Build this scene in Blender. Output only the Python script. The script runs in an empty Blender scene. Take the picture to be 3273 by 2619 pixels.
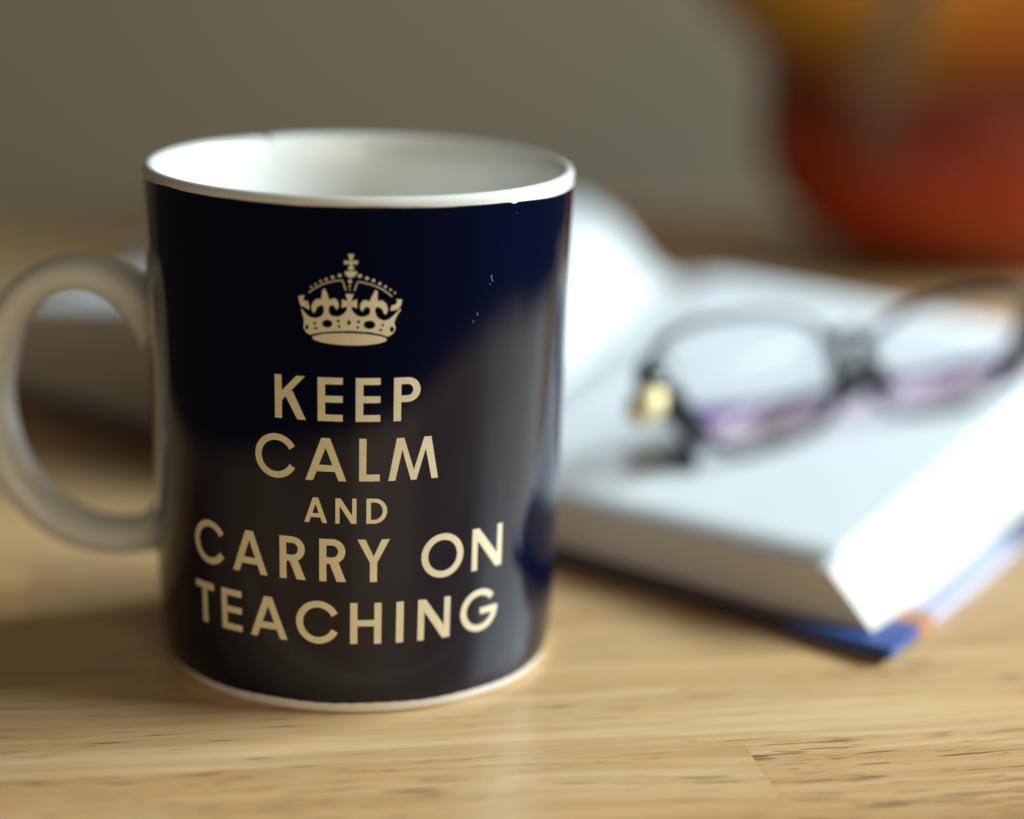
import bpy, bmesh, math, random
from mathutils import Vector, Matrix
from mathutils.geometry import tessellate_polygon

R = math.radians
scene = bpy.context.scene
col = scene.collection
random.seed(7)

# ------------------------------------------------------------------ camera
cam_data = bpy.data.cameras.new('camera')
cam_data.sensor_width = 36.0
cam_data.sensor_fit = 'HORIZONTAL'
cam_data.lens = 7264.24 / 3273.0 * 36.0
cam_data.clip_start = 0.01
cam_data.clip_end = 50.0
cam_data.dof.use_dof = True
cam_data.dof.focus_distance = 0.4095
cam_data.dof.aperture_fstop = 3.6
cam_data.dof.aperture_blades = 0
cam = bpy.data.objects.new('camera', cam_data)
col.objects.link(cam)
CAM_R = Vector((0.99770175, -0.06383728, 0.02271597))
CAM_U = Vector((-0.00573776, 0.25444914, 0.96706914))
CAM_F = Vector((0.06751513, 0.96497691, -0.25349807))
m = Matrix.Identity(4)
for i in range(3):
    m[i][0] = CAM_R[i]; m[i][1] = CAM_U[i]; m[i][2] = -CAM_F[i]
m[0][3], m[1][3], m[2][3] = 0.0, -0.43305, 0.162547
cam.matrix_world = m
scene.camera = cam

# ------------------------------------------------------------------ world and lamps
world = bpy.data.worlds.new('World')
scene.world = world
world.use_nodes = True
wbg = world.node_tree.nodes['Background']
wbg.inputs[0].default_value = (1.0, 0.86, 0.70, 1)
wbg.inputs[1].default_value = 0.03

win_data = bpy.data.lights.new('window_light', 'AREA')
win_data.shape = 'RECTANGLE'
win_data.size = 0.155          # width
win_data.size_y = 1.10        # height
win_data.energy = 48.0
win_data.color = (0.77, 0.935, 1.0)
win = bpy.data.objects.new('window_light', win_data)
col.objects.link(win)
win.location = (1.29, 0.155, 0.685)
win.rotation_euler = (Vector((0.0, 0.03, 0.03)) - win.location).to_track_quat('-Z', 'Z').to_euler()

fill_data = bpy.data.lights.new('fill_light', 'AREA')      # added warm fill, unseen, behind and to the right of the camera
fill_data.shape = 'DISK'
fill_data.size = 1.1
fill_data.energy = 7.6
fill_data.color = (1.0, 0.86, 0.60)
fill_lamp = bpy.data.objects.new('fill_light', fill_data)
col.objects.link(fill_lamp)
fill_lamp.location = (0.42, -1.50, 0.55)
fill_lamp.rotation_euler = (Vector((0.0, 0.1, 0.05)) - fill_lamp.location).to_track_quat('-Z', 'Z').to_euler()

scene.view_settings.view_transform = 'Standard'
scene.view_settings.look = 'None'
scene.view_settings.exposure = 0.0
scene.view_settings.gamma = 1.0
scene.cycles.max_bounces = 10
scene.cycles.diffuse_bounces = 5
scene.cycles.glossy_bounces = 4
scene.cycles.transmission_bounces = 8
scene.cycles.sample_clamp_indirect = 4.0
scene.cycles.use_denoising = True

# ------------------------------------------------------------------ helpers
def tag(o, label=None, cat=None, group=None, kind=None):
    if label: o['label'] = label
    if cat: o['category'] = cat
    if group: o['group'] = group
    if kind: o['kind'] = kind
    return o

def empty(name, loc=(0, 0, 0), rot=(0, 0, 0)):
    o = bpy.data.objects.new(name, None)
    o.empty_display_size = 0.02
    col.objects.link(o)
    o.location = loc
    o.rotation_euler = rot
    return o

def link_mesh(name, me, parent=None, mats=()):
    o = bpy.data.objects.new(name, me)
    col.objects.link(o)
    for mt in mats: me.materials.append(mt)
    if parent is not None: o.parent = parent
    return o

def mesh(name, verts, faces, mats=(), parent=None, smooth=True, midx=None, fix=True):
    me = bpy.data.meshes.new(name)
    me.from_pydata([tuple(v) for v in verts], [], faces)
    if midx:
        me.polygons.foreach_set('material_index', midx)
    if fix:
        bm = bmesh.new(); bm.from_mesh(me)
        bmesh.ops.recalc_face_normals(bm, faces=bm.faces)
        bm.to_mesh(me); bm.free()
    if smooth:
        me.polygons.foreach_set('use_smooth', [True] * len(me.polygons))
    me.update()
    return link_mesh(name, me, parent, mats)

def bevelled_box(name, size, mats, parent=None, bev=0.0005, seg=2, loc=(0, 0, 0)):
    bm = bmesh.new()
    bmesh.ops.create_cube(bm, size=1.0)
    bmesh.ops.scale(bm, vec=size, verts=bm.verts)
    if bev > 0:
        bmesh.ops.bevel(bm, geom=bm.edges[:], offset=bev, segments=seg, affect='EDGES', profile=0.5)
    me = bpy.data.meshes.new(name)
    bm.to_mesh(me); bm.free()
    o = link_mesh(name, me, parent, mats)
    o.location = loc
    return o

def catmull(pts, n=8, closed=False):
    P = [Vector(p) for p in pts]
    out = []
    N = len(P)
    rng = range(N if closed else N - 1)
    for i in rng:
        if closed:
            a, b, c, d = P[(i - 1) % N], P[i], P[(i + 1) % N], P[(i + 2) % N]
        else:
            a, b, c, d = P[max(i - 1, 0)], P[i], P[i + 1], P[min(i + 2, N - 1)]
        for k in range(n):
            t = k / n
            out.append(0.5 * ((2 * b) + (c - a) * t + (2 * a - 5 * b + 4 * c - d) * t * t + (3 * b - a - 3 * c + d) * t ** 3))
    if not closed: out.append(P[-1])
    return out

def lerp(x, xs, ys):
    if x <= xs[0]: return ys[0]
    for i in range(len(xs) - 1):
        if x <= xs[i + 1]:
            k = (x - xs[i]) / (xs[i + 1] - xs[i])
            return ys[i] + (ys[i + 1] - ys[i]) * k
    return ys[-1]

# ------------------------------------------------------------------ node helpers
class NT:
    def __init__(s, name):
        s.mat = bpy.data.materials.new(name)
        s.mat.use_nodes = True
        s.t = s.mat.node_tree
        s.bsdf = s.t.nodes['Principled BSDF']
    def n(s, typ, **kw):
        nd = s.t.nodes.new(typ)
        for k, v in kw.items(): setattr(nd, k, v)
        return nd
    def l(s, a, b): s.t.links.new(a, b)
    def setin(s, nd, key, v):
        if hasattr(v, 'node') or isinstance(v, bpy.types.NodeSocket): s.l(v, nd.inputs[key])
        else: nd.inputs[key].default_value = v
    def math(s, op, a, b=None, clamp=False):
        nd = s.n('ShaderNodeMath', operation=op, use_clamp=clamp)
        s.setin(nd, 0, a)
        if b is not None: s.setin(nd, 1, b)
        return nd.outputs[0]
    def mapping(s, vec, scale=(1, 1, 1), loc=None):
        nd = s.n('ShaderNodeMapping')
        s.l(vec, nd.inputs['Vector'])
        nd.inputs['Scale'].default_value = scale
        if loc is not None: s.setin(nd, 'Location', loc)
        return nd.outputs[0]
    def noise(s, vec, scale=1.0, detail=3.0, rough=0.55, dist=0.0):
        nd = s.n('ShaderNodeTexNoise')
        s.l(vec, nd.inputs['Vector'])
        nd.inputs['Scale'].default_value = scale
        nd.inputs['Detail'].default_value = detail
        nd.inputs['Roughness'].default_value = rough
        nd.inputs['Distortion'].default_value = dist
        return nd.outputs['Fac']
    def ramp(s, fac, stops, interp='LINEAR'):
        nd = s.n('ShaderNodeValToRGB')
        cr = nd.color_ramp
        cr.interpolation = interp
        while len(cr.elements) < len(stops): cr.elements.new(0.5)
        for e, (p, c) in zip(cr.elements, stops):
            e.position = p
            e.color = (c, c, c, 1) if isinstance(c, (int, float)) else (*c, 1)
        s.l(fac, nd.inputs[0])
        return nd.outputs[0]
    def mix(s, fac, a, b, blend='MIX'):
        nd = s.n('ShaderNodeMix', data_type='RGBA', blend_type=blend)
        s.setin(nd, 0, fac)
        for idx, v in ((6, a), (7, b)):
            if isinstance(v, tuple): nd.inputs[idx].default_value = (*v, 1) if len(v) == 3 else v
            else: s.l(v, nd.inputs[idx])
        return nd.outputs[2]
    def bump(s, h, strength=0.2, dist=0.001):
        nd = s.n('ShaderNodeBump')
        nd.inputs['Strength'].default_value = strength
        nd.inputs['Distance'].default_value = dist
        s.l(h, nd.inputs['Height'])
        s.l(nd.outputs[0], s.bsdf.inputs['Normal'])
    def base(s, c=None, rough=None, spec=None, coat=None, coat_rough=None, metal=None, trans=None, ior=None, alpha=None):
        b = s.bsdf.inputs
        if c is not None:
            if isinstance(c, tuple): b['Base Color'].default_value = (*c, 1)
            else: s.l(c, b['Base Color'])
        if rough is not None: s.setin(s.bsdf, 'Roughness', rough)
        if spec is not None: b['Specular IOR Level'].default_value = spec
        if coat is not None: b['Coat Weight'].default_value = coat
        if coat_rough is not None: b['Coat Roughness'].default_value = coat_rough
        if metal is not None: b['Metallic'].default_value = metal
        if trans is not None: b['Transmission Weight'].default_value = trans
        if ior is not None: b['IOR'].default_value = ior
        return s.mat
    def obj(s): return s.n('ShaderNodeTexCoord').outputs['Object']

# ------------------------------------------------------------------ materials
def wood_material():
    g = NT('varnished_rubberwood')
    info = g.n('ShaderNodeObjectInfo')
    co = g.obj()
    off = g.n('ShaderNodeVectorMath', operation='SCALE')
    comb = g.n('ShaderNodeCombineXYZ')
    g.l(info.outputs['Random'], comb.inputs[0])
    g.l(g.math('MULTIPLY', info.outputs['Random'], 7.31), comb.inputs[1])
    g.l(g.math('MULTIPLY', info.outputs['Random'], 3.77), comb.inputs[2])
    g.l(comb.outputs[0], off.inputs[0]); off.inputs['Scale'].default_value = 5.0
    add = g.n('ShaderNodeVectorMath', operation='ADD')
    g.l(co, add.inputs[0]); g.l(off.outputs[0], add.inputs[1])
    v = add.outputs[0]
    # gentle waviness of the grain
    wav = g.noise(g.mapping(v, (9, 14, 9)), 1.0, 2.0)
    wv = g.n('ShaderNodeCombineXYZ')
    g.l(g.math('MULTIPLY', g.math('SUBTRACT', wav, 0.5), 0.010), wv.inputs[1])
    add2 = g.n('ShaderNodeVectorMath', operation='ADD')
    g.l(v, add2.inputs[0]); g.l(wv.outputs[0], add2.inputs[1])
    v = add2.outputs[0]
    broad = g.noise(g.mapping(v, (7, 75, 40)), 1.0, 3.0, 0.6)
    band = g.noise(g.mapping(v, (16, 330, 160)), 1.0, 4.0, 0.62, 0.4)
    fine = g.noise(g.mapping(v, (70, 1500, 900)), 1.0, 3.0, 0.6)
    figure = g.noise(g.mapping(v, (46, 60, 40)), 1.0, 3.0, 0.55, 0.8)
    c = g.ramp(broad, [(0.28, (0.60, 0.345, 0.145)), (0.52, (0.75, 0.470, 0.220)), (0.74, (0.83, 0.590, 0.320))])
    c = g.mix(g.math('MULTIPLY', g.ramp(band, [(0.42, 1.0), (0.60, 0.0)]), 0.36), c, (0.44, 0.225, 0.080))
    c = g.mix(g.math('MULTIPLY', g.ramp(figure, [(0.50, 0.0), (0.72, 1.0)]), 0.30), c, (0.66, 0.50, 0.27))
    c = g.mix(g.math('MULTIPLY', fine, 0.20), c, (0.30, 0.17, 0.065))
    # pores: short dark dashes along the grain, more of them on some staves (alpha of the object colour)
    p1 = g.noise(g.mapping(v, (62, 820, 400)), 1.0, 1.5, 0.5)
    p2 = g.noise(g.mapping(v, (140, 1500, 700)), 1.0, 1.0, 0.5)
    where = g.noise(g.mapping(v, (14, 70, 40)), 1.0, 2.0, 0.5)
    lim = g.math('SUBTRACT', g.math('MULTIPLY', where, 0.34), 0.17)
    lim = g.math('ADD', lim, g.math('MULTIPLY', info.outputs['Alpha'], 0.155))
    pm1 = g.math('MULTIPLY', g.math('SUBTRACT', g.math('ADD', p1, lim), 0.735), 16.0, True)
    pm2 = g.math('MULTIPLY', g.math('SUBTRACT', g.math('ADD', p2, lim), 0.765), 14.0, True)
    pm = g.math('MAXIMUM', pm1, g.math('MULTIPLY', pm2, 0.7))
    c = g.mix(g.math('MULTIPLY', pm, 0.68), c, (0.075, 0.030, 0.010))
    tint = g.mix(1.0, c, info.outputs['Color'], 'MULTIPLY')
    g.base(tint, None, 0.30)
    rr = g.math('ADD', 0.25, g.math('MULTIPLY', band, 0.16))
    g.l(rr, g.bsdf.inputs['Roughness'])
    h = g.math('SUBTRACT', g.math('MULTIPLY', fine, 0.35), g.math('MULTIPLY', pm, 1.0))
    g.bump(h, 0.26, 0.00028)
    return g.mat

def wall_material():
    g = NT('painted_plaster')
    co = g.obj()
    a = g.noise(g.mapping(co, (2.2, 2.2, 2.2)), 1.0, 3.0)
    b = g.noise(g.mapping(co, (160, 160, 160)), 1.0, 3.0)
    c = g.mix(a, (0.170, 0.129, 0.083), (0.188, 0.142, 0.092))
    g.base(c, 0.85, 0.2)
    g.bump(b, 0.15, 0.0006)
    return g.mat

def ceramic_material():
    g = NT('white_glaze')
    co = g.obj()
    a = g.noise(g.mapping(co, (60, 60, 60)), 1.0, 3.0)
    b = g.noise(g.mapping(co, (240, 240, 240)), 1.0, 2.0)
    c = g.mix(a, (0.80, 0.785, 0.735), (0.835, 0.825, 0.785))
    g.base(c, 0.16, 0.5)
    g.bump(b, 0.04, 0.0002)
    return g.mat

def navy_material():
    g = NT('navy_glaze')
    co = g.obj()
    a = g.noise(g.mapping(co, (45, 45, 45)), 1.0, 4.0)
    b = g.noise(g.mapping(co, (900, 900, 900)), 1.0, 2.0)
    wav = g.noise(g.mapping(co, (95, 95, 40)), 1.0, 2.0)
    c = g.mix(a, (0.0008, 0.0024, 0.0135), (0.0011, 0.0033, 0.0185))
    r = g.math('ADD', 0.05, g.math('MULTIPLY', a, 0.07))
    g.base(c, r, 0.5)
    hh = g.math('ADD', wav, g.math('MULTIPLY', b, 0.03))
    g.bump(hh, 0.05, 0.0006)
    return g.mat

def print_material():
    g = NT('cream_print')
    co = g.obj()
    a = g.noise(g.mapping(co, (700, 700, 700)), 1.0, 3.0)
    c = g.mix(g.ramp(a, [(0.35, 0.0), (0.65, 1.0)]), (0.87, 0.78, 0.57), (0.92, 0.83, 0.62))
    g.base(c, 0.40, 0.5, metal=0.25)
    return g.mat

def paper_edge_material():
    g = NT('page_edges')
    co = g.obj()
    z = g.noise(g.mapping(co, (22, 22, 3800)), 1.0, 2.0, 0.6)
    z2 = g.noise(g.mapping(co, (6, 6, 700)), 1.0, 3.0, 0.6)
    c = g.mix(g.ramp(z, [(0.3, 0.0), (0.7, 1.0)]), (0.56, 0.50, 0.43), (0.86, 0.82, 0.77))
    c = g.mix(g.math('MULTIPLY', z2, 0.35), c, (0.55, 0.49, 0.44))
    g.base(c, 0.7, 0.2)
    g.bump(z, 0.3, 0.0003)
    return g.mat

def paper_material():
    g = NT('page_paper')
    co = g.obj()
    a = g.noise(g.mapping(co, (30, 30, 30)), 1.0, 3.0)
    b = g.noise(g.mapping(co, (1200, 1200, 1200)), 1.0, 2.0)
    c = g.mix(a, (0.82, 0.845, 0.86), (0.86, 0.885, 0.90))
    g.base(c, 0.55, 0.3)
    g.bump(b, 0.05, 0.0002)
    return g.mat

def cover_material():
    # printed board: blue at the near corner, an orange mark, pale lilac, then dark blue
    g = NT('printed_cover')
    co = g.obj()
    sep = g.n('ShaderNodeSeparateXYZ')
    wob = g.noise(g.mapping(co, (120, 120, 120)), 1.0, 2.0)
    g.l(co, sep.inputs[0])
    t = g.math('ADD', sep.outputs[1], g.math('MULTIPLY', g.math('SUBTRACT', wob, 0.5), 0.006))
    t = g.math('MULTIPLY', g.math('ADD', t, 0.006), 1.0 / 0.22)
    alongt = g.ramp(t, [(0.0, (0.020, 0.085, 0.34)), (0.072, (0.020, 0.085, 0.34)), (0.085, (0.55, 0.22, 0.08)),
                        (0.105, (0.55, 0.24, 0.10)), (0.125, (0.60, 0.58, 0.80)), (0.34, (0.58, 0.64, 0.86)),
                        (0.42, (0.05, 0.10, 0.26)), (1.0, (0.02, 0.05, 0.16))])
    a = g.math('MULTIPLY', g.math('ADD', sep.outputs[0], 0.006), 1.0 / 0.33)
    cover_shade = g.ramp(a, [(0.0, 0.0), (0.05, 0.0), (0.08, 1.0), (1.0, 1.0)])
    c = g.mix(cover_shade, alongt, (0.025, 0.013, 0.022))  # beyond the near corner, shade is painted into the cover as dark purple
    g.base(c, 0.28, 0.5)
    return g.mat

def vase_material():
    # mottled amber, ochre and red glaze with one paler run of glaze down the side
    g = NT('mottled_amber_glaze')
    co = g.obj()
    sep = g.n('ShaderNodeSeparateXYZ'); g.l(co, sep.inputs[0])
    w = g.noise(g.mapping(co, (26, 26, 26)), 1.0, 2.0, 0.5, 0.6)
    h = g.math('ADD', g.math('MULTIPLY', sep.outputs[2], 1.0 / 0.25), g.math('MULTIPLY', g.math('SUBTRACT', w, 0.5), 0.14))
    c = g.ramp(h, [(0.0, (0.14, 0.040, 0.012)), (0.06, (0.26, 0.036, 0.006)), (0.13, (0.33, 0.030, 0.002)), (0.22, (0.22, 0.022, 0.003)),
                   (0.28, (0.17, 0.030, 0.010)), (0.33, (0.28, 0.105, 0.010)), (0.40, (0.44, 0.205, 0.016)), (0.48, (0.68, 0.20, 0.012)), (1.0, (0.70, 0.24, 0.02))])
    blot = g.noise(g.mapping(co, (17, 17, 17), (3.1, 0.4, 1.7)), 1.0, 1.0)
    c = g.mix(g.math('MULTIPLY', g.ramp(blot, [(0.52, 0.0), (0.62, 1.0)]), 0.6), c, (0.55, 0.075, 0.004))
    tan_highlight = g.noise(g.mapping(co, (13, 13, 13), (0.4, 2.2, 5.1)), 1.0, 1.0)
    c = g.mix(g.math('MULTIPLY', g.ramp(tan_highlight, [(0.52, 0.0), (0.64, 1.0)]), g.ramp(h, [(0.30, 0.0), (0.42, 0.9)])), c, (0.66, 0.42, 0.15))  # tan patches high on the vase paint a highlight into the glaze
    # the pale run
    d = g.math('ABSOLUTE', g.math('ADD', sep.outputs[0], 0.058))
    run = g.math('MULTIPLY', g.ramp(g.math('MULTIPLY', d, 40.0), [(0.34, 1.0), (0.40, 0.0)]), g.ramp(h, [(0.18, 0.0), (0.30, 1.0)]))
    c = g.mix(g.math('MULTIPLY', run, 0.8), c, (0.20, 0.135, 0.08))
    g.base(c, 0.42, 0.3)
    return g.mat

M_wood = wood_material()
M_wall = wall_material()
M_white = ceramic_material()
M_navy = navy_material()
M_print = print_material()
M_edge = paper_edge_material()
M_paper = paper_material()
M_cover = cover_material()
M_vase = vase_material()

def simple(name, c, rough, metal=0.0, spec=0.5, trans=0.0, ior=1.5, amt=0.12, sc=300):
    g = NT(name)
    a = g.noise(g.mapping(g.obj(), (sc, sc, sc)), 1.0, 2.0)
    c2 = tuple(x * (1 - amt) for x in c)
    g.base(g.mix(a, c2, c), rough, spec, metal=metal, trans=trans, ior=ior)
    return g.mat

M_black = simple('black_acetate', (0.012, 0.014, 0.016), 0.22)
M_grey = simple('smoke_grey_acetate', (0.50, 0.56, 0.60), 0.2, trans=0.55)
M_purple = simple('purple_acetate', (0.13, 0.045, 0.27), 0.25)
M_lilac = simple('lilac_acetate', (0.90, 0.74, 0.88), 0.3, trans=0.2)
M_gold = simple('brushed_gold', (0.88, 0.74, 0.42), 0.6, metal=0.6)

def glass_material():
    # thin coated lens: clear, with a weak lilac mirror from the coating
    g = NT('coated_lens')
    t = g.t
    out = t.nodes['Material Output']
    tr = g.n('ShaderNodeBsdfTransparent'); tr.inputs[0].default_value = (0.985, 0.98, 0.99, 1)
    gl = g.n('ShaderNodeBsdfGlossy'); gl.inputs['Color'].default_value = (0.90, 0.84, 1.0, 1); gl.inputs['Roughness'].default_value = 0.02
    lw = g.n('ShaderNodeLayerWeight'); lw.inputs[0].default_value = 0.5
    fac = g.math('ADD', g.math('MULTIPLY', g.math('POWER', lw.outputs['Facing'], 5.0), 0.4), 0.003)
    mx = g.n('ShaderNodeMixShader')
    g.l(fac, mx.inputs[0]); g.l(tr.outputs[0], mx.inputs[1]); g.l(gl.outputs[0], mx.inputs[2])
    g.l(mx.outputs[0], out.inputs['Surface'])
    return g.mat
M_lens = glass_material()

# ------------------------------------------------------------------ wall and table
GA = R(7.0)                    # the staves run seven degrees off the picture plane
def uv(u, v, z=0.0):
    return Vector((u * math.cos(GA) - v * math.sin(GA), u * math.sin(GA) + v * math.cos(GA), z))

wall = bevelled_box('wall', (1.30, 0.08, 2.6), [M_wall], bev=0.0)
wall.location = uv(-0.05, 0.90, 0.35)
wall.rotation_euler = (0, 0, GA)
tag(wall, 'plain grey-olive painted wall behind the table', kind='structure')

table = empty('wooden_table', (0, 0, 0), (0, 0, GA))
tag(table, 'pale honey-coloured wooden table top of glued staves under the mug and book', 'table')
TH = 0.028
W0 = 0.042
V0 = -0.0598
def rounded_outline(u0, u1, v0, v1, rn, rf):
    out = []
    for (cx, cy, r, a0) in ((u1 - rn, v0 + rn, rn, -90), (u1 - rf, v1 - rf, rf, 0), (u0 + rf, v1 - rf, rf, 90), (u0 + rn, v0 + rn, rn, 180)):
        for i in range(25):
            a = R(a0 + 90 * i / 24)
            out.append((cx + r * math.cos(a), cy + r * math.sin(a)))
    return out
OUTLINE = rounded_outline(-0.185, 0.335, -0.222, 0.508, 0.225, 0.02)
def clip(poly, hull):
    """part of a convex polygon inside a convex anticlockwise hull"""
    for i in range(len(hull)):
        a, b = hull[i], hull[(i + 1) % len(hull)]
        ex, ey = b[0] - a[0], b[1] - a[1]
        if ex * ex + ey * ey < 1e-14: continue
        out = []
        for k in range(len(poly)):
            p, q = poly[k], poly[(k + 1) % len(poly)]
            dp = ex * (p[1] - a[1]) - ey * (p[0] - a[0]); dq = ex * (q[1] - a[1]) - ey * (q[0] - a[0])
            if dp >= 0: out.append(p)
            if dp * dq < 0:
                f = dp / (dp - dq); out.append((p[0] + (q[0] - p[0]) * f, p[1] + (q[1] - p[1]) * f))
        poly = out
        if len(poly) < 3: return []
    return poly
rows = range(-4, 14)
for k in rows:
    vlo, vhi = V0 + k * W0, min(0.508, V0 + (k + 1) * W0)
    cuts = [-0.24]
    x = -0.24 - random.uniform(0.0, 0.2)
    while x < 0.33:
        x += random.uniform(0.20, 0.36)
        if x > -0.19 and x < 0.26: cuts.append(x)
    cuts.append(0.33)
    if k == -1: cuts = [-0.24, -0.155, 0.0633, 0.33]
    if k == 0: cuts = [-0.24, -0.12, 0.215, 0.33]
    if k == -2: cuts = [-0.24, -0.055, 0.185, 0.33]
    for a, b in zip(cuts[:-1], cuts[1:]):
        g = 0.000002
        pl = clip([(a + g, vlo + g), (b - g, vlo + g), (b - g, vhi - g), (a + g, vhi - g)], OUTLINE)
        if not pl: continue
        mu, mv = (a + b) / 2, (vlo + vhi) / 2
        n_ = len(pl)
        st = mesh('stave', [(p[0] - mu, p[1] - mv, 0) for p in pl] + [(p[0] - mu, p[1] - mv, -TH) for p in pl],
                  [tuple(range(n_)), tuple(range(n_, 2 * n_))[::-1]] + [(q, n_ + q, n_ + (q + 1) % n_, (q + 1) % n_) for q in range(n_)], [M_wood], table, smooth=False)
        st.location = (mu, mv, -random.uniform(0, 0.00004))
        d = random.uniform(0.88, 1.06)
        w = random.uniform(-0.05, 0.05)
        st.color = (d * (1 + w * 0.3), d, d * (1 - w), random.uniform(0.0, 0.42))
        if k == -1 and abs(a - 0.0633) < 1e-6: st.color = (1.02, 0.985, 0.98, 0.80)
        if k == -1 and abs(b - 0.0633) < 1e-6: st.color = (1.0, 0.965, 0.93, 0.55)
        if k == 0 and a < 0 < b: st.color = (1.03, 1.03, 1.03, 0.22)
        if k == 0 and abs(a - 0.215) < 1e-6: st.color = (1.03, 1.03, 1.0, 0.25)

# ------------------------------------------------------------------ mug
mug = empty('coffee_mug', (0, 0, 0))
tag(mug, 'navy blue mug printed with a crown and KEEP CALM AND CARRY ON TEACHING in cream', 'mug')

def mug_r(z):
    return lerp(z, [0.0022, 0.0040, 0.0070, 0.0117, 0.0200, 0.0585, 0.0945, 0.0965],
                [0.0381, 0.0386, 0.0389, 0.0392, 0.0395, 0.0403, 0.0410, 0.0410])

def navy_top(th):
    # the transfer does not end quite level; th in degrees from the front, positive to the right
    z = lerp(th, [-180, -95, -73, -58, -15, 6, 28, 43, 62, 90, 180],
             [0.0950, 0.0950, 0.0954, 0.0959, 0.0958, 0.0958, 0.0955, 0.0952, 0.0946, 0.0945, 0.0950])
    z += 0.00004 * math.sin(th * 0.19 + 1.0) + 0.00002 * math.sin(th * 0.53)
    z -= 0.00035 * math.exp(-((th - 42.6) / 0.9) ** 2)          # a small nick in the print by the rim
    return z

NS = 384
low_out = [(0.0000, 0.0016), (0.0340, 0.0016), (0.0352, 0.0001), (0.0357, 0.0), (0.0372, 0.0), (0.0377, 0.0004), (0.03795, 0.0012)]
def navy_bot(th):
    return 0.0022 + 0.00008 * math.sin(th * 0.21 + 0.4) + 0.00004 * math.sin(th * 1.3)
lip = [(0.04110, 0.09615), (0.04105, 0.09675), (0.04070, 0.09722), (0.04005, 0.09750), (0.03940, 0.09735), (0.03890, 0.09690),
       (0.03850, 0.09610), (0.03815, 0.09490), (0.03785, 0.09350), (0.03765, 0.09220), (0.03755, 0.09080)]
inner = [(0.0374, 0.085), (0.0370, 0.06), (0.0365, 0.03), (0.0358, 0.018), (0.0340, 0.0115), (0.0300, 0.0085), (0.015, 0.0078), (0.0, 0.0078)]
verts, faces, midx = [], [], []
ring_n = None
for i in range(NS):
    thd = 360.0 * i / NS - 180.0
    th = R(thd)
    zt, zb = navy_top(thd), navy_bot(thd)
    prof = list(low_out)
    prof.append((mug_r(zb), zb))
    nav0 = len(prof) - 1
    for f in (0.01, 0.025, 0.05, 0.09, 0.14, 0.20, 0.3, 0.4, 0.5, 0.6, 0.7, 0.8, 0.9, 0.97):
        z = zb + (zt - zb) * f
        prof.append((mug_r(z), z))
    prof.append((mug_r(zt), zt))
    nav1 = len(prof) - 1
    chip = 0.00055 * math.exp(-((thd + 150.6) / 1.3) ** 2) + 0.00022 * math.exp(-((thd + 143.0) / 9.0) ** 2)
    for (r, z) in lip: prof.append((r, z - chip * max(0.0, min(1.0, (z - 0.0935) / 0.003))))
    prof += inner
    ring_n = len(prof)
    for (r, z) in prof: verts.append((r * math.sin(th), -r * math.cos(th), z))
for i in range(NS):
    j = (i + 1) % NS
    for k in range(ring_n - 1):
        a, b, c, d = i * ring_n + k, j * ring_n + k, j * ring_n + k + 1, i * ring_n + k + 1
        if k == 0: f = (a, c, d)
        elif k == ring_n - 2: f = (a, b, d)
        else: f = (a, b, c, d)
        faces.append(f)
        midx.append(1 if nav0 <= k < nav1 else 0)
me = bpy.data.meshes.new('body')
me.from_pydata(verts, [], faces)
me.polygons.foreach_set('material_index', midx)
bm = bmesh.new(); bm.from_mesh(me)
bmesh.ops.remove_doubles(bm, verts=bm.verts, dist=1e-6)
bmesh.ops.recalc_face_normals(bm, faces=bm.faces)
bm.to_mesh(me); bm.free()
me.polygons.foreach_set('use_smooth', [True] * len(me.polygons))
link_mesh('body', me, mug, [M_white, M_navy])

# handle: a rounded loop in the vertical plane through the axis, pointing left and a little away
hpath = [(0.0386, 0.0665), (0.0425, 0.0696), (0.0475, 0.0730), (0.0540, 0.0747), (0.0620, 0.0722), (0.0682, 0.0642), (0.0712, 0.0515),
         (0.0706, 0.0415), (0.0674, 0.0320), (0.0615, 0.0252), (0.0545, 0.0217), (0.0470, 0.0212), (0.0420, 0.0224), (0.0381, 0.0246)]
cl = catmull([(0.0381 + (p[0] - 0.0381) * 1.10, p[1] - 0.0015, 0) for p in hpath], 7)
haz = R(180.0 - 12.0)
hdir = Vector((math.cos(haz), math.sin(haz), 0)); hside = Vector((-math.sin(haz), math.cos(haz), 0))
verts, faces = [], []
SN = 28
nC = len(cl)
for i, p in enumerate(cl):
    q0, q1 = cl[max(i - 1, 0)], cl[min(i + 1, nC - 1)]
    tg = (q1 - q0).normalized()
    nr = Vector((-tg.y, tg.x, 0))
    s = i / (nC - 1)
    e = 1.7 * max(0.0, 1 - s / 0.17) ** 2 + max(0.0, 1 - (1 - s) / 0.13) ** 2
    th_ = 0.0034 * (1 + 0.75 * e)
    wd_ = 0.0062 * (1 + 0.15 * e)
    for k in range(SN):
        a = 2 * math.pi * k / SN
        ca, sa = math.cos(a), math.sin(a)
        x = math.copysign(abs(ca) ** 0.85, ca) * th_
        y = math.copysign(abs(sa) ** 0.85, sa) * wd_
        w = Vector((p.x + nr.x * x, p.y + nr.y * x, 0))
        verts.append(hdir * w.x + hside * y + Vector((0, 0, w.y)))
for i in range(nC - 1):
    for k in range(SN):
        k2 = (k + 1) % SN
        faces.append((i * SN + k, i * SN + k2, (i + 1) * SN + k2, (i + 1) * SN + k))
faces.append(tuple(range(SN))[::-1]); faces.append(tuple((nC - 1) * SN + k for k in range(SN)))
mesh('handle', verts, faces, [M_white], mug)

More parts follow.
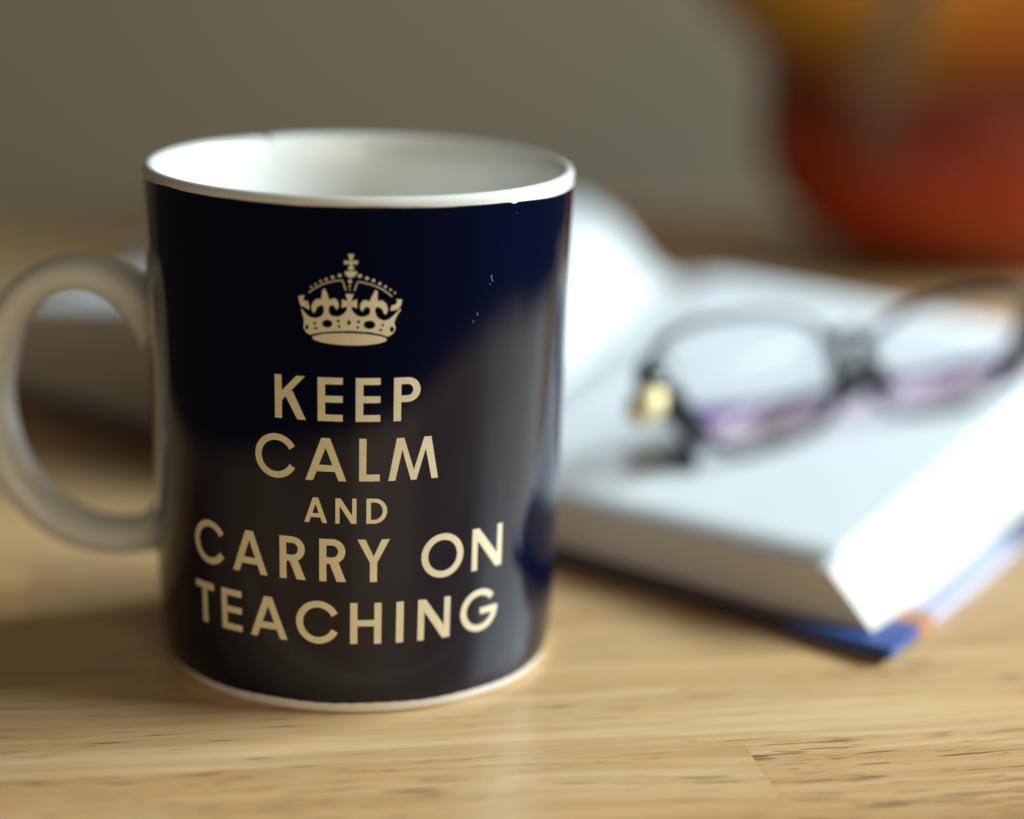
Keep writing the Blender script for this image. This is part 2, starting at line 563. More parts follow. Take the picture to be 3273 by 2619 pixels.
# ---- print on the mug: flat shapes in millimetres (s along the surface from the front, z up), wrapped on the body
def flat_to_mug(name, shapes, parent, step=0.8):
    bm = bmesh.new()
    lay = bm.verts.layers.float.new('lift')
    for n, loops in enumerate(shapes):
        vs = [[Vector((x, y, 0)) for x, y in lp] for lp in loops]
        tris = tessellate_polygon(vs)
        flat = [v for lp in vs for v in lp]
        bv = []
        for v in flat:
            b = bm.verts.new(v); b[lay] = 0.030 + 0.004 * n; bv.append(b)
        for t in tris:
            try: bm.faces.new([bv[i] for i in t])
            except ValueError: pass
    xs = [v.co.x for v in bm.verts]; ys = [v.co.y for v in bm.verts]
    def cut(axis, lo, hi):
        x = math.floor(lo / step) * step + step
        while x < hi:
            co = [0, 0, 0]; no = [0, 0, 0]; co[axis] = x; no[axis] = 1
            bmesh.ops.bisect_plane(bm, geom=bm.verts[:] + bm.edges[:] + bm.faces[:], plane_co=co, plane_no=no, dist=1e-7)
            x += step
    cut(0, min(xs), max(xs)); cut(1, min(ys), max(ys))
    for v in bm.verts:
        s, z = v.co.x * 1e-3, v.co.y * 1e-3
        r = mug_r(z) + v[lay] * 1e-3
        th = s / 0.0403
        v.co = Vector((r * math.sin(th), -r * math.cos(th), z))
    for f in bm.faces:
        f.normal_update()
        c = f.calc_center_median()
        if f.normal.dot(Vector((c.x, c.y, 0))) < 0: f.normal_flip()
        f.smooth = True
    me_ = bpy.data.meshes.new(name)
    bm.to_mesh(me_); bm.free()
    return link_mesh(name, me_, parent, [M_print])

def arc(cx, cy, rx, ry, a0, a1, n=28):
    return [(cx + rx * math.cos(R(a0 + (a1 - a0) * i / n)), cy + ry * math.sin(R(a0 + (a1 - a0) * i / n))) for i in range(n + 1)]
def disc(cx, cy, rx, ry=None, n=20, rot=0.0):
    ry = rx if ry is None else ry
    c, s = math.cos(R(rot)), math.sin(R(rot))
    return [(cx + rx * math.cos(2 * math.pi * i / n) * c - ry * math.sin(2 * math.pi * i / n) * s,
             cy + rx * math.cos(2 * math.pi * i / n) * s + ry * math.sin(2 * math.pi * i / n) * c) for i in range(n)]

def glyph(ch, w, h, t):
    """outline loops of a geometric capital, width w, height h, stroke t"""
    if ch == 'I': return [[[(0, 0), (w, 0), (w, h), (0, h)]]]
    if ch == 'L': return [[[(0, 0), (w, 0), (w, t), (t, t), (t, h), (0, h)]]]
    if ch == 'T':
        c = w / 2
        return [[[(c - t / 2, 0), (c + t / 2, 0), (c + t / 2, h - t), (w, h - t), (w, h), (0, h), (0, h - t), (c - t / 2, h - t)]]]
    if ch == 'H':
        lo, hi = h * 0.5 - t * 0.42, h * 0.5 + t * 0.50
        return [[[(0, 0), (t, 0), (t, lo), (w - t, lo), (w - t, 0), (w, 0), (w, h), (w - t, h), (w - t, hi), (t, hi), (t, h), (0, h)]]]
    if ch == 'E':
        q = t * 0.92
        m0, m1 = h * 0.5 - q * 0.45, h * 0.5 + q * 0.55
        return [[[(0, 0), (w, 0), (w, q), (t, q), (t, m0), (w, m0), (w, m1), (t, m1), (t, h - q), (w, h - q), (w, h), (0, h)]]]
    if ch == 'N':
        d = t * 1.12
        return [[[(0, 0), (t * .95, 0), (t * .95, h * 0.70), (w - d * 1.02, 0), (w, 0), (w, h), (w - t * .95, h), (w - t * .95, h * 0.31), (d * 1.02, h), (0, h)]]]
    if ch == 'M':
        q = t * 0.98
        tl = w * 0.155
        return [[[(0, 0), (q, 0), (tl + q * 0.82, h * 0.72), (w * 0.5 - q * 0.42, 0.0), (w * 0.5 + q * 0.42, 0.0), (w - tl - q * 0.82, h * 0.72), (w - q, 0), (w, 0),
                  (w - tl, h), (w - tl - q * 1.08, h), (w * 0.5, h * 0.235), (tl + q * 1.08, h), (tl, h)]]]
    if ch == 'Y':
        c = w / 2; q = t * 1.12
        return [[[(c - t / 2, 0), (c + t / 2, 0), (c + t / 2, h * 0.45), (w, h), (w - q, h), (c, h * 0.60), (q, h), (0, h), (c - t / 2, h * 0.45)]]]
    if ch == 'A':
        q = t * 1.10; ap = t * 0.62
        c = w / 2
        def xl(y): return (c - ap) * y / h                 # outer left edge at height y
        b0, b1 = h * 0.215, h * 0.215 + t * 0.95
        sl = (c - ap) / h
        def xi(y): return q + sl * y                       # inner left edge
        ytop = min(h * 0.80, (c - q) / sl * 0.985)
        return [[[(0, 0), (q, 0), (xi(b0), b0), (w - xi(b0), b0), (w - q, 0), (w, 0), (c + ap, h), (c - ap, h)],
                 [(xi(b1), b1), (c, ytop), (w - xi(b1), b1)]]]
    if ch in 'PR':
        yb = h * (0.435 if ch == 'P' else 0.42)
        ry = (h - yb) / 2; rx = ry * 1.02
        cx, cy = w - rx - (0.0 if ch == 'P' else w * 0.03), h - ry
        q = t * 0.92
        outer = [(0, 0), (t, 0), (t, yb)] + arc(cx, cy, rx, ry, -90, 90, 20) + [(0, h)]
        hole = [(t, yb + q)] + arc(cx, cy, rx - t, ry - q, -90, 90, 16) + [(t, h - q)]
        out = [[outer, hole]]
        if ch == 'R':
            out.append([[(t * 1.25, yb + q * 0.6), (t * 1.25 + t * 1.30, yb + q * 0.6), (w, 0), (w - t * 1.30, 0)]])
        return out
    if ch == 'K':
        q = t * 1.12
        y0, y1 = h * 0.395, h * 0.62
        arm = [(t * 0.9, y0), (t * 0.9, y1), (w * 0.965 - q, h), (w * 0.975, h)]
        leg = [(w * 0.33, h * 0.555), (w * 0.33 + q * 0.95, h * 0.655), (w, 0), (w - q * 1.05, 0)]
        return [[[(0, 0), (t, 0), (t, h), (0, h)]], [arm], [leg]]
    if ch == 'D':
        q = t * 0.9
        rx = w * 0.62
        return [[[(0, 0)] + arc(w - rx, h / 2, rx, h / 2, -90, 90, 24) + [(0, h)],
                 [(t, q)] + arc(w - rx, h / 2, rx - t, h / 2 - q, -90, 90, 24) + [(t, h - q)]]]
    if ch == 'O':
        return [[disc(w / 2, h / 2, w / 2, h / 2, 56), disc(w / 2, h / 2, w / 2 - t, h / 2 - t * 0.95, 56)]]
    if ch == 'C':
        ry = h / 2; rx = ry * 1.0
        cx = rx; a = math.degrees(math.acos(max(-1, min(1, (w - rx) / rx))))
        return [[arc(cx, ry, rx, ry, a, 360 - a, 52) + arc(cx, ry, rx - t, ry - t * 0.95, 360 - a * 0.92, a * 0.92, 52)]]
    if ch == 'G':
        ry = h / 2; rx = w / 2 * 1.0
        y0, y1 = h * 0.40, h * 0.40 + t * 0.95
        a1 = math.degrees(math.asin((y1 - ry) / ry))
        a0i = math.degrees(math.asin((y0 - ry) / (ry - t * 0.95)))
        return [[arc(rx, ry, rx, ry, 40, 360 + a1, 56) + [(rx * 1.02, y1), (rx * 1.02, y0)] + arc(rx, ry, rx - t, ry - t * 0.95, 360 + a0i, 38, 56)]]

WORDS = {
    'KEEP': (56.93, 65.00, 1.42, [('K', -15.23, -9.40), ('E', -7.25, -2.76), ('E', -0.45, 3.95), ('P', 6.35, 11.22)]),
    'CALM': (45.76, 53.76, 1.36, [('C', -19.30, -11.48), ('A', -9.56, -2.08), ('L', 0.23, 3.98), ('M', 5.55, 14.93)]),
    'AND': (37.72, 42.50, 0.86, [('A', -9.82, -5.57), ('N', -4.05, -0.20), ('D', 1.60, 5.40)]),
    'CARRY ON': (26.52, 34.70, 1.40, [('C', -34.78, -26.90), ('A', -24.75, -17.15), ('R', -14.66, -9.60), ('R', -7.04, -2.06), ('Y', 0.00, 5.98),
                                      ('O', 12.01, 20.63), ('N', 22.61, 29.95)]),
    'TEACHING': (14.42, 22.45, 1.42, [('T', -34.94, -29.80), ('E', -27.80, -22.94), ('A', -21.00, -13.30), ('C', -11.54, -3.60), ('H', -1.27, 4.58),
                                      ('I', 7.36, 8.78), ('N', 11.55, 18.14), ('G', 20.42, 29.30)]),
}
for word, (z0, z1, t, ls) in WORDS.items():
    shapes = []
    for ch, s0, s1 in ls:
        h = z1 - z0; y0 = z0
        if ch in 'COG': y0 = z0 - 0.16 * h / 8; h = h * 1.045
        for loops in glyph(ch, s1 - s0, h, t * 0.95):
            shapes.append([[(s0 + x, y0 + y) for x, y in lp] for lp in loops])
    o = flat_to_mug('printed_word', shapes, mug)
    o['label'] = 'cream capitals reading ' + word

# ---- crown, outlined in its own drawing units
def cr(p):
    x, y = p
    return (-1.62 + (x - 1047) * 0.01403, 87.49 - (y - 125) * 0.01439 + (x - 1047) * 0.00025)
def crl(lp): return [cr(p) for p in lp]
def smooth_loop(pts, n=4): return [(v.x, v.y) for v in catmull([(x, y, 0) for x, y in pts], n, True)]
def stroke(pts, w):
    P = [Vector((x, y)) for x, y in pts]
    L, Rr = [], []
    for i, p in enumerate(P):
        d = (P[min(i + 1, len(P) - 1)] - P[max(i - 1, 0)]).normalized()
        n = Vector((-d.y, d.x)) * w / 2
        L.append(tuple(p + n)); Rr.append(tuple(p - n))
    return L + Rr[::-1]
crown = []
band = [(440, 812), (470, 850), (510, 895), (560, 925), (620, 935), (680, 920), (715, 885), (733, 840), (787, 840), (800, 880), (835, 905), (890, 912),
        (950, 895), (1000, 850), (1018, 812), (1072, 812), (1090, 850), (1140, 897), (1200, 917), (1260, 905), (1295, 880), (1308, 850), (1365, 850), (1382, 905),
        (1420, 945), (1480, 967), (1540, 952), (1592, 912), (1640, 862), (1682, 822), (1690, 836), (1652, 890), (1617, 960), (1607, 1010),
        (1627, 1060), (1612, 1110), (1572, 1150), (1530, 1172), (1440, 1138), (1300, 1107), (1050, 1088), (800, 1099), (650, 1120), (552, 1146),
        (500, 1116), (468, 1060), (475, 990), (468, 930), (448, 870)]
holes = [disc(770, 1000, 66, 50), disc(1297, 1015, 74, 53, rot=4), disc(613, 1000, 19), disc(625, 1062, 18), disc(908, 966, 20), disc(918, 1034, 18),
         disc(1158, 975, 20), disc(1150, 1047, 18), disc(1460, 1022, 18), disc(1438, 1085, 18),
         [(1040, 943), (1066, 985), (1040, 1030), (1014, 985)], disc(511, 1050, 20, 32), disc(1578, 1080, 26, 36)]
crown.append([crl(band)] + [crl(h) for h in holes])
crown.append([crl(disc(1048, 1195, 468, 76, 64, rot=1.6))])
fleur = [(735, 562), (762, 605), (782, 660), (796, 700), (845, 682), (888, 698), (914, 752), (906, 800), (884, 822), (868, 790), (838, 768), (805, 772),
         (788, 805), (788, 850), (732, 850), (730, 805), (712, 772), (680, 775), (640, 802), (618, 850), (598, 868), (574, 832), (574, 780), (602, 722), (650, 690), (692, 692), (702, 640), (710, 592)]
crown.append([crl(smooth_loop(fleur, 3))])
crown.append([crl(smooth_loop([(2094 - x + (12 if y < 640 else 0), y + 22 - (max(0, 700 - y) * 0.03)) for x, y in fleur], 3))])
crown.append([crl([(1000, 626), (1098, 626), (1068, 722), (1140, 690), (1140, 802), (1072, 778), (1072, 815), (1018, 815), (1018, 778), (950, 802), (955, 690), (1026, 722)]), crl(disc(1047, 752, 11))])
crown.append([crl([(405, 662), (482, 650), (466, 722), (522, 718), (546, 800), (540, 832), (470, 792), (438, 794), (414, 730)])])
crown.append([crl([(1630, 700), (1702, 710), (1690, 782), (1652, 832), (1556, 846), (1568, 780), (1612, 772), (1642, 742)])])
crown.append([crl(stroke([(540, 615), (610, 562), (700, 510), (790, 480), (880, 460), (958, 455), (975, 500), (1000, 582)], 13))])
crown.append([crl(stroke([(1575, 668), (1520, 620), (1450, 570), (1380, 535), (1300, 505), (1220, 484), (1148, 472), (1130, 515), (1108, 585)], 13))])
for i, (x, y) in enumerate([(925, 395), (838, 418), (757, 445), (690, 470), (625, 510), (570, 545)]): crown.append([crl(disc(x, y, 22 - 2.0 * i, n=12))])
for i, (x, y) in enumerate([(1175, 400), (1262, 430), (1343, 460), (1420, 500), (1490, 540), (1555, 580), (1610, 622)]): crown.append([crl(disc(x, y, 24 - 2.0 * i, n=12))])
crown.append([crl(disc(1053, 467, 24, n=12))]); crown.append([crl(disc(1049, 527, 13, n=12))]); crown.append([crl(disc(1048, 572, 9, n=12))])
crown.append([crl([(985, 352), (1000, 340), (1130, 340), (1140, 355), (1128, 388), (1092, 412), (1062, 424), (1030, 412), (998, 385)])])
crown.append([crl(disc(1065, 303, 38, 26))])
crown.append([crl(smooth_loop([(985, 205), (1030, 215), (1065, 208), (1100, 215), (1142, 205), (1146, 230), (1142, 256), (1100, 246), (1065, 252), (1030, 246), (985, 256), (981, 230)], 2))])
crown.append([crl([(1028, 128), (1104, 128), (1090, 165), (1086, 200), (1048, 200), (1042, 165)])])
crown.append([crl([(1050, 250), (1082, 250), (1082, 285), (1050, 285)])])
o = flat_to_mug('crown_emblem', crown, mug)
o['label'] = 'cream royal crown above the words'

# small scuffs in the glaze, right of the crown
g = NT('scuffed_glaze')
g.base(g.mix(g.noise(g.mapping(g.obj(), (2500, 2500, 2500)), 1.0, 2.0), (0.02, 0.03, 0.05), (0.17, 0.185, 0.20)), 0.6, 0.4)
sc = [[[(25.0, 82.6), (25.25, 82.3), (25.1, 81.9), (25.45, 81.4), (25.35, 81.1), (25.05, 81.6), (24.85, 82.0)]],
      [[(24.6, 81.0), (24.9, 80.8), (24.85, 80.55), (24.65, 80.7)]],
      [[(22.1, 75.9), (22.35, 75.7), (22.2, 75.2), (22.0, 75.4)]],
      [[(21.3, 74.6), (21.5, 74.5), (21.35, 74.0), (21.2, 74.2)]],
      [disc(30.6, 93.2, 0.10, n=9)]]
for lp in sc:
    o = flat_to_mug('scuff', [lp], mug)
    o.data.materials.clear(); o.data.materials.append(g.mat)

# ------------------------------------------------------------------ open book
EU = Vector((-0.70711, 0.70711, 0)); EV = Vector((0.545, 0.839, 0)).normalized()
F0 = Vector((0.105, -0.0045, 0))
LT = 0.205
GUT = 0.159
def bk(a, t, z):
    # the spine lies a little askew: the gutter swings towards the fore-edge at the foot
    w = max(0.0, min((a - 0.02) / (GUT - 0.02), (0.31 - a) / (0.31 - GUT)))
    a = a - 0.039 * w * max(0.0, 1 - t / LT)
    return F0 + EU * a + EV * t + Vector((0, 0, z))
CT = 0.0024                      # cover thickness
book = empty('open_book', (0, 0, 0))
tag(book, 'thick open book with blank white pages and a blue cover under the glasses', 'book')

def right_z(a, t):
    k = max(0, min(1, t / LT))
    top = 0.0138 + 0.0090 * k - 0.0016 * min(1, max(0, (a - 0.012) / 0.07))
    g = max(0.0, (a - (GUT - 0.016)) / 0.016)
    return top - (top - 0.0100 - 0.0070 * k) * g ** 2
def left_z(a, t):
    k = max(0, min(1, t / LT))
    s = a - GUT
    base = lerp(s, [0, 0.004, 0.010, 0.018, 0.028, 0.041, 0.058, 0.087, 0.111, 0.136, 0.151],
                [0.0068, 0.0080, 0.0132, 0.0215, 0.0292, 0.0338, 0.0346, 0.0322, 0.0282, 0.0242, 0.0220])
    base += (0.0032 + 0.0070 * k) * max(0.0, 1 - s / 0.016)
    return base * (1 + (0.10 - 0.34 * max(0.0, min(1.0, (s - 0.06) / 0.09))) * k)

def page_block(name, a_list, zf, bevel_low):
    """solid block between two covers: top from zf, sloping fore-edge, square head and foot"""
    nt = 14
    verts, faces, midx = [], [], []
    na = len(a_list)
    for j in range(nt + 1):
        t = LT * j / nt
        for a in a_list: verts.append(bk(a, t, zf(a, t)))
        for i, a in enumerate(a_list):
            verts.append(bk(bevel_low(a), t, CT + 0.0003))
    st = 2 * na
    for j in range(nt):
        for i in range(na - 1):
            p = j * st + i
            faces.append((p, p + 1, p + st + 1, p + st)); midx.append(0)
            q = p + na
            faces.append((q, q + st, q + st + 1, q + 1)); midx.append(1)
        for i in (0, na - 1):
            p = j * st + i
            faces.append((p, p + st, p + st + na, p + na)); midx.append(1)
    for j in (0, nt):
        for i in range(na - 1):
            p = j * st + i
            faces.append((p, p + 1, p + na + 1, p + na)); midx.append(1)
    o = mesh(name, verts, faces, [M_paper, M_edge], book, smooth=False, midx=midx)
    for i_, p in enumerate(o.data.polygons):
        p.use_smooth = (p.material_index == 0)
    return o
ra = [0.0122 + (GUT - 0.0005 - 0.0122) * (i / 34) for i in range(35)]
page_block('page_block', ra, right_z, lambda a: (a - 0.0122) / (GUT - 0.0005 - 0.0122) * (GUT - 0.0005) if a < GUT else a)
W_L = 0.151
la = [GUT + 0.0005 + (W_L - 0.0005) * (i / 40) ** 1.25 for i in range(41)]
page_block('page_block', la, left_z, lambda a: GUT + 0.0005 + (a - GUT - 0.0005) * 1.06)

# loose top leaves: thin sheets that do not lie quite flat on the blocks
def leaf(zf, a0, a1, lift, inset):
    na, nt = 40, 12
    verts, faces = [], []
    th = 0.00012
    for side in (0, 1):
        for j in range(nt + 1):
            t = inset + (LT - 2 * inset) * j / nt
            for i in range(na + 1):
                a = a0 + (a1 - a0) * i / na
                verts.append(bk(a, t, zf(a, t) + 0.00014 + lift(i / na, j / nt) - side * th))
    n1 = (na + 1) * (nt + 1)
    def id_(s, j, i): return s * n1 + j * (na + 1) + i
    for j in range(nt):
        for i in range(na):
            faces.append((id_(0, j, i), id_(0, j, i + 1), id_(0, j + 1, i + 1), id_(0, j + 1, i)))
            faces.append((id_(1, j, i), id_(1, j + 1, i), id_(1, j + 1, i + 1), id_(1, j, i + 1)))
    for j in range(nt):
        for i in (0, na): faces.append((id_(0, j, i), id_(0, j + 1, i), id_(1, j + 1, i), id_(1, j, i)))
    for i in range(na):
        for j in (0, nt): faces.append((id_(0, j, i), id_(0, j, i + 1), id_(1, j, i + 1), id_(1, j, i)))
    return mesh('page', verts, faces, [M_paper], book)
leaf(right_z, 0.0128, GUT - 0.001, lambda u, v: 0.0 + 0.0006 * math.sin(math.pi * u) * (0.2 + 0.8 * v), 0.0001)
leaf(left_z, GUT + 0.001, GUT + W_L - 0.001, lambda u, v: 0.0 + 0.0012 * math.sin(math.pi * u) * (0.2 + 0.8 * v), 0.0001)

# flap of the dust jacket standing up along the far end of the left fore-edge
verts, faces = [], []
nt = 24
for side in (0, 1):
    for j in range(nt + 1):
        t = 0.085 + 0.115 * j / nt
        k = min(1.0, j / 7)
        top = left_z(0.31, t) + 0.011 * k * k * (3 - 2 * k)
        for i in range(7):
            q = i / 6
            verts.append(bk(0.3218 - 0.003 * q * q - side * 0.0004, t, CT + 0.0003 + (top - CT) * q))
n1 = 7 * (nt + 1)
for j in range(nt):
    for i in range(6):
        a = j * 7 + i
        faces.append((a, a + 1, a + 8, a + 7)); faces.append((n1 + a, n1 + a + 7, n1 + a + 8, n1 + a + 1))
    for i in (0, 6):
        a = j * 7 + i
        faces.append((a, a + 7, n1 + a + 7, n1 + a))
for i in range(6):
    for j in (0, nt):
        a = j * 7 + i
        faces.append((a, a + 1, n1 + a + 1, n1 + a))
mesh('jacket_flap', verts, faces, [simple('navy_jacket_paper', (0.035, 0.045, 0.06), 0.4)], book)

# cover board, a touch warped up at its near corner
na, nt = 48, 20
A0, A1, T0, T1 = -0.0062, 0.324, -0.0060, LT + 0.006
verts, faces = [], []
def cov_up(a, t):
    return 0.0012 * math.exp(-(((a + 0.006) / 0.03) ** 2 + ((t + 0.006) / 0.03) ** 2)) + 0.0016 * max(0.0, min(1.0, (t - 0.02) / 0.18)) * math.exp(-((a + 0.006) / 0.02) ** 2)
Mb = Matrix((( EU.x, EV.x, 0, F0.x), (EU.y, EV.y, 0, F0.y), (0, 0, 1, 0), (0, 0, 0, 1)))
for side in (0, 1):
    for j in range(nt + 1):
        for i in range(na + 1):
            a = A0 + (A1 - A0) * (i / na) ** 1.5; t = T0 + (T1 - T0) * (j / nt) ** 1.3
            verts.append(Vector((a, t, cov_up(a, t) + (CT if side else 0.0002))))
n1 = (na + 1) * (nt + 1)
def cid(s, j, i): return s * n1 + j * (na + 1) + i
for j in range(nt):
    for i in range(na):
        faces.append((cid(0, j, i), cid(0, j, i + 1), cid(0, j + 1, i + 1), cid(0, j + 1, i)))
        faces.append((cid(1, j, i), cid(1, j + 1, i), cid(1, j + 1, i + 1), cid(1, j, i + 1)))
    for i in (0, na): faces.append((cid(0, j, i), cid(0, j + 1, i), cid(1, j + 1, i), cid(1, j, i)))
for i in range(na):
    for j in (0, nt): faces.append((cid(0, j, i), cid(0, j, i + 1), cid(1, j, i + 1), cid(1, j, i)))
# the board's own axes: x along the foot, y along the fore-edge (sheared a little, as the open book lies)
cover = mesh('cover', verts, faces, [M_cover], book, smooth=False)
EW = Vector((0.70711, 0.70711, 0))
sh = EV.dot(EU); up_ = EV.dot(EW)
for v in cover.data.vertices:
    a, t, z = v.co
    v.co = (a + sh * t, up_ * t, z)
cover.matrix_local = Matrix(((EU.x, EW.x, 0, F0.x), (EU.y, EW.y, 0, F0.y), (0, 0, 1, 0), (0, 0, 0, 1)))

# ------------------------------------------------------------------ eyeglasses on the right-hand page
GB = Vector((0.0946, 0.0850, 0.0166))                   # left foot of the front on the page
gu = Vector((0.8772, 0.4771, 0.0534)).normalized()
gh = Vector((-gu.y, gu.x, 0)).normalized()
gn0 = gu.cross(gh).normalized()
TILT = R(75)
gw = (gh * math.cos(TILT) + gn0 * math.sin(TILT)).normalized()
gn = gu.cross(gw).normalized()
glasses = empty('eyeglasses', GB)
tag(glasses, 'folded black and lilac eyeglasses with gold hinge resting on the open page', 'glasses')
def gp(u, w, n=0.0): return (gu * u + gw * w + gn * n) * 0.001

def tube(name, pts, rad, mats, parent, closed=False, nseg=12, flat=1.0, matf=None, up=None):
    P = [Vector(p) for p in pts]
    N = len(P)
    verts, faces, midx = [], [], []
    for i, p in enumerate(P):
        if closed: d = P[(i + 1) % N] - P[(i - 1) % N]
        else: d = P[min(i + 1, N - 1)] - P[max(i - 1, 0)]
        d.normalize()
        u_ = up if up is not None else gn
        s = d.cross(u_).normalized(); q = s.cross(d).normalized()
        r = rad(i / (N if closed else N - 1)) if callable(rad) else rad
        for k in range(nseg):
            a = 2 * math.pi * k / nseg
            verts.append(p + s * math.cos(a) * r + q * math.sin(a) * r * flat)
    rng = N if closed else N - 1
    for i in range(rng):
        i2 = (i + 1) % N
        for k in range(nseg):
            k2 = (k + 1) % nseg
            faces.append((i * nseg + k, i * nseg + k2, i2 * nseg + k2, i2 * nseg + k))
            midx.append(matf((i + 0.5) / rng) if matf else 0)
    if not closed:
        faces.append(tuple(range(nseg))[::-1]); midx.append(matf(0) if matf else 0)
        faces.append(tuple((N - 1) * nseg + k for k in range(nseg))); midx.append(matf(1) if matf else 0)
    return mesh(name, verts, faces, mats, parent, midx=midx)

# lens outlines, millimetres in the plane of the front, anticlockwise from the bottom
lensL = [(0, 0), (12, 0.6), (22, 3.6), (28, 10), (29, 18), (26.5, 25), (17, 30.2), (3, 32.6), (-12, 32.8), (-24, 30.5), (-29, 25.5), (-26, 17), (-19, 8), (-10, 2)]
MIDU = 33.0
lensR = [(MIDU + (MIDU - x) * 0.92, y * 0.82) for x, y in lensL]
for lens, sgn in ((lensL, 1), (lensR, -1)):
    loop = catmull([gp(x, y, 6.0 * ((x - MIDU) / 60) ** 2) for x, y in lens], 6, True)
    N = len(loop)
    def rad(s):
        x = s * 14
        a = max(0.0, min(1.0, (x - 9.6) / 1.0)) * max(0.0, min(1.0, (12.9 - x) / 1.2))     # thick at the outer side
        b = max(0.0, min(1.0, (x - 2.4) / 1.0)) * max(0.0, min(1.0, (5.6 - x) / 1.0))      # and beside the nose
        return 0.0012 + 0.0021 * a + 0.0009 * b
    tube('rim', loop, rad, [M_black], glasses, True, 12, 1.2)
    verts = []
    for off in (0.0005, -0.0005):
        for p in loop: verts.append(p + gn * off)
    c0 = sum(loop, Vector()) / N
    verts += [c0 + gn * 0.0010, c0 + gn * 0.0000]
    faces = []
    for i in range(N):
        j = (i + 1) % N
        faces.append((i, j, 2 * N)); faces.append((N + j, N + i, 2 * N + 1)); faces.append((i, N + i, N + j, j))
    mesh('lens', verts, faces, [M_lens], glasses)
tube('bridge', catmull([gp(27.5, 20, 0), gp(30, 23, 0.8), gp(33, 24, 1.0), gp(36, 23, 0.8), gp(38.5, 20, 0)], 5), 0.0017, [M_black], glasses, False, 12, 1.3)
for s in (1, -1):
    def xs(x): return MIDU + s * x
    tube('nose_pad', catmull([gp(xs(5.2), 17, 0.5), gp(xs(4.0), 14.5, 4.0), gp(xs(4.6), 11.5, 5.5), gp(xs(7.4), 9.0, 5.0), gp(xs(9.6), 8.2, 4.0)], 5), lambda q: 0.0007 + 0.0022 * max(0.0, math.sin(math.pi * (q * 1.1 - 0.1))), [M_black], glasses, False, 10, 0.8)
# end pieces and gold hinges
for side in (0, 1):
    xa = (lambda x: x) if side == 0 else (lambda x: MIDU + (MIDU - x) * 0.92)
    ya = 1.0 if side == 0 else 0.82
    k = 1 if side == 0 else -1
    tube('end_piece', catmull([gp(xa(-26.5), 24.5 * ya, 6.0), gp(xa(-30.0), 25.0 * ya, 6.5), gp(xa(-32.5), 24.0 * ya, 7.5), gp(xa(-33.5), 22.0 * ya, 9.0)], 5), 0.0026, [M_black], glasses, False, 12, 1.2)
    tube('hinge', catmull([gp(xa(-31.0), 18.5 * ya, 9.0), gp(xa(-33.5), 17.5 * ya, 9.0), gp(xa(-36.0), 15.8 * ya, 9.0), gp(xa(-38.5), 14.0 * ya, 9.0)], 5), lambda q: 0.0026 + 0.0016 * math.sin(math.pi * q), [M_gold], glasses, False, 14, 1.0)

# temple arm folded across in front of the lenses: a flat lilac blade with a purple top edge and a black curved tip
def blade(name, pts, h, th, mats, matf):
    P = catmull(pts, 8)
    N = len(P)
    verts, faces, midx = [], [], []
    for i, p in enumerate(P):
        d = (P[min(i + 1, N - 1)] - P[max(i - 1, 0)]); d.z = 0; d.normalize()
        s = Vector((-d.y, d.x, 0))
        q = i / (N - 1)
        hh = h(q); tt = th / 2 * (1 + 1.7 * max(0, (q - 0.72) / 0.28))
        sec = [(-tt, 0.0), (-tt * 1.0, hh * 0.72), (-tt * 0.6, hh), (tt * 0.6, hh), (tt, hh * 0.72), (tt, 0.0), (tt * 0.5, -hh * 0.04), (-tt * 0.5, -hh * 0.04)]
        for x, z in sec: verts.append(p + s * x + Vector((0, 0, z)))
    K = 8
    for i in range(N - 1):
        for k in range(K):
            k2 = (k + 1) % K
            faces.append((i * K + k, i * K + k2, (i + 1) * K + k2, (i + 1) * K + k)); midx.append(matf((i + .5) / (N - 1), k))
    faces.append(tuple(range(K))[::-1]); midx.append(matf(0, 0)); faces.append(tuple((N - 1) * K + k for k in range(K))); midx.append(matf(1, 0))
    return mesh(name, verts, faces, mats, glasses, smooth=False, midx=midx)
def L(x, y, z): return Vector((x, y, z)) - GB
lil = lambda q, k: 2 if q > 0.72 else (1 if k in (1, 2, 3) else 0)
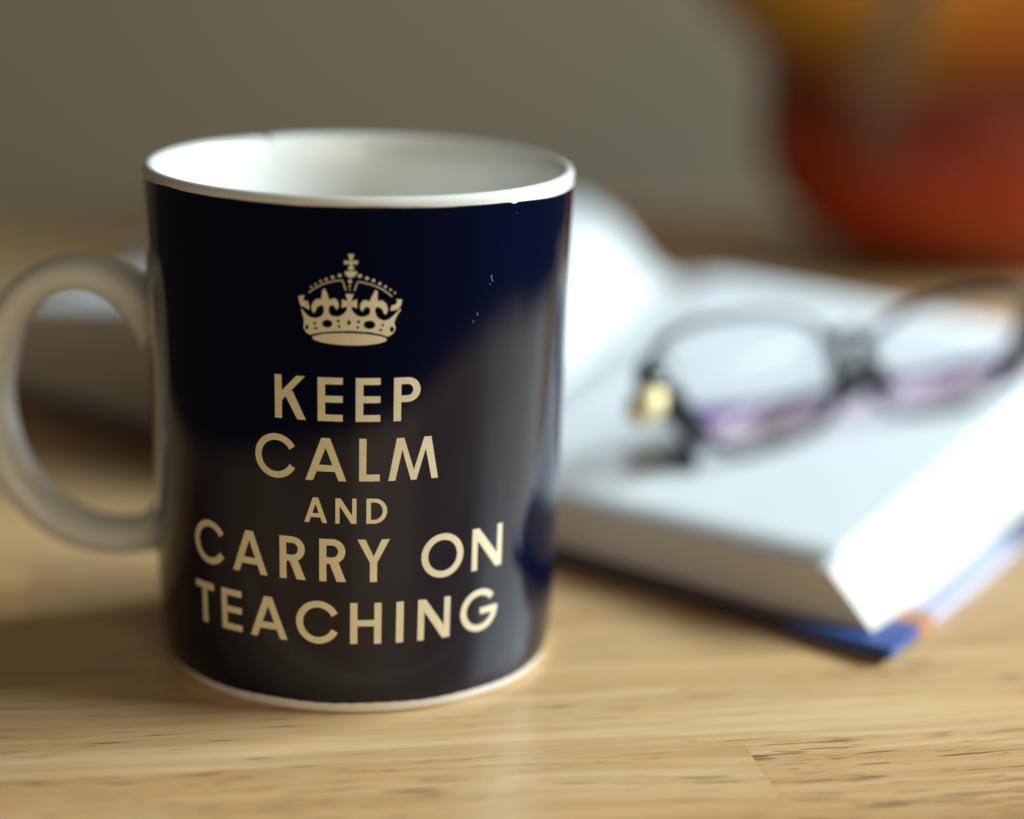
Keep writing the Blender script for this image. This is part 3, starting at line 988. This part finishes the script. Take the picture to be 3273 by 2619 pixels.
blade('temple', [L(0.1790, 0.1390, 0.0230), L(0.160, 0.1305, 0.0205), L(0.130, 0.1160, 0.0185), L(0.105, 0.1035, 0.0168), L(0.0870, 0.0945, 0.0160),
                 L(0.0815, 0.0895, 0.0156), L(0.0782, 0.0815, 0.0146), L(0.0764, 0.0748, 0.0142)],
      lambda q: 0.0082 - 0.0022 * max(0, (q - 0.72) / 0.28), 0.0022, [M_lilac, M_purple, M_black], lil)
blade('temple', [L(0.0715, 0.0830, 0.0240), L(0.090, 0.1010, 0.0190), L(0.120, 0.1180, 0.0184), L(0.150, 0.1330, 0.0196), L(0.170, 0.1440, 0.0206), L(0.1770, 0.1480, 0.0208), L(0.1830, 0.1490, 0.0205)],
      lambda q: 0.0045 - 0.0015 * max(0, (q - 0.72) / 0.28), 0.0022, [M_lilac, M_purple, M_black], lil)

# ------------------------------------------------------------------ vase at the back
VC = Vector((0.2400, 0.425, 0))
vase = empty('glazed_vase', VC)
tag(vase, 'blurred amber and red glazed vase standing behind the book against the wall', 'vase')
def lathe(name, prof, mats, parent, n=72):
    verts, faces = [], []
    K = len(prof)
    for i in range(n):
        a = 2 * math.pi * i / n
        for r, z in prof: verts.append((r * math.cos(a), r * math.sin(a), z))
    for i in range(n):
        j = (i + 1) % n
        for k in range(K - 1): faces.append((i * K + k, j * K + k, j * K + k + 1, i * K + k + 1))
    o = mesh(name, verts, faces, mats, parent)
    bm_ = bmesh.new(); bm_.from_mesh(o.data); bmesh.ops.remove_doubles(bm_, verts=bm_.verts, dist=1e-6)
    bmesh.ops.recalc_face_normals(bm_, faces=bm_.faces); bm_.to_mesh(o.data); bm_.free()
    return o
prof = catmull([(0.0005, 0.0, 0), (0.046, 0.0, 0), (0.050, 0.002, 0), (0.066, 0.010, 0), (0.080, 0.024, 0), (0.0862, 0.040, 0), (0.0872, 0.054, 0), (0.0862, 0.066, 0), (0.089, 0.076, 0),
                (0.097, 0.086, 0), (0.108, 0.098, 0), (0.118, 0.114, 0), (0.122, 0.132, 0), (0.120, 0.146, 0), (0.117, 0.149, 0), (0.115, 0.146, 0), (0.116, 0.132, 0), (0.112, 0.116, 0), (0.090, 0.090, 0), (0.078, 0.066, 0), (0.078, 0.05, 0), (0.066, 0.024, 0), (0.042, 0.010, 0), (0.0005, 0.008, 0)], 4)
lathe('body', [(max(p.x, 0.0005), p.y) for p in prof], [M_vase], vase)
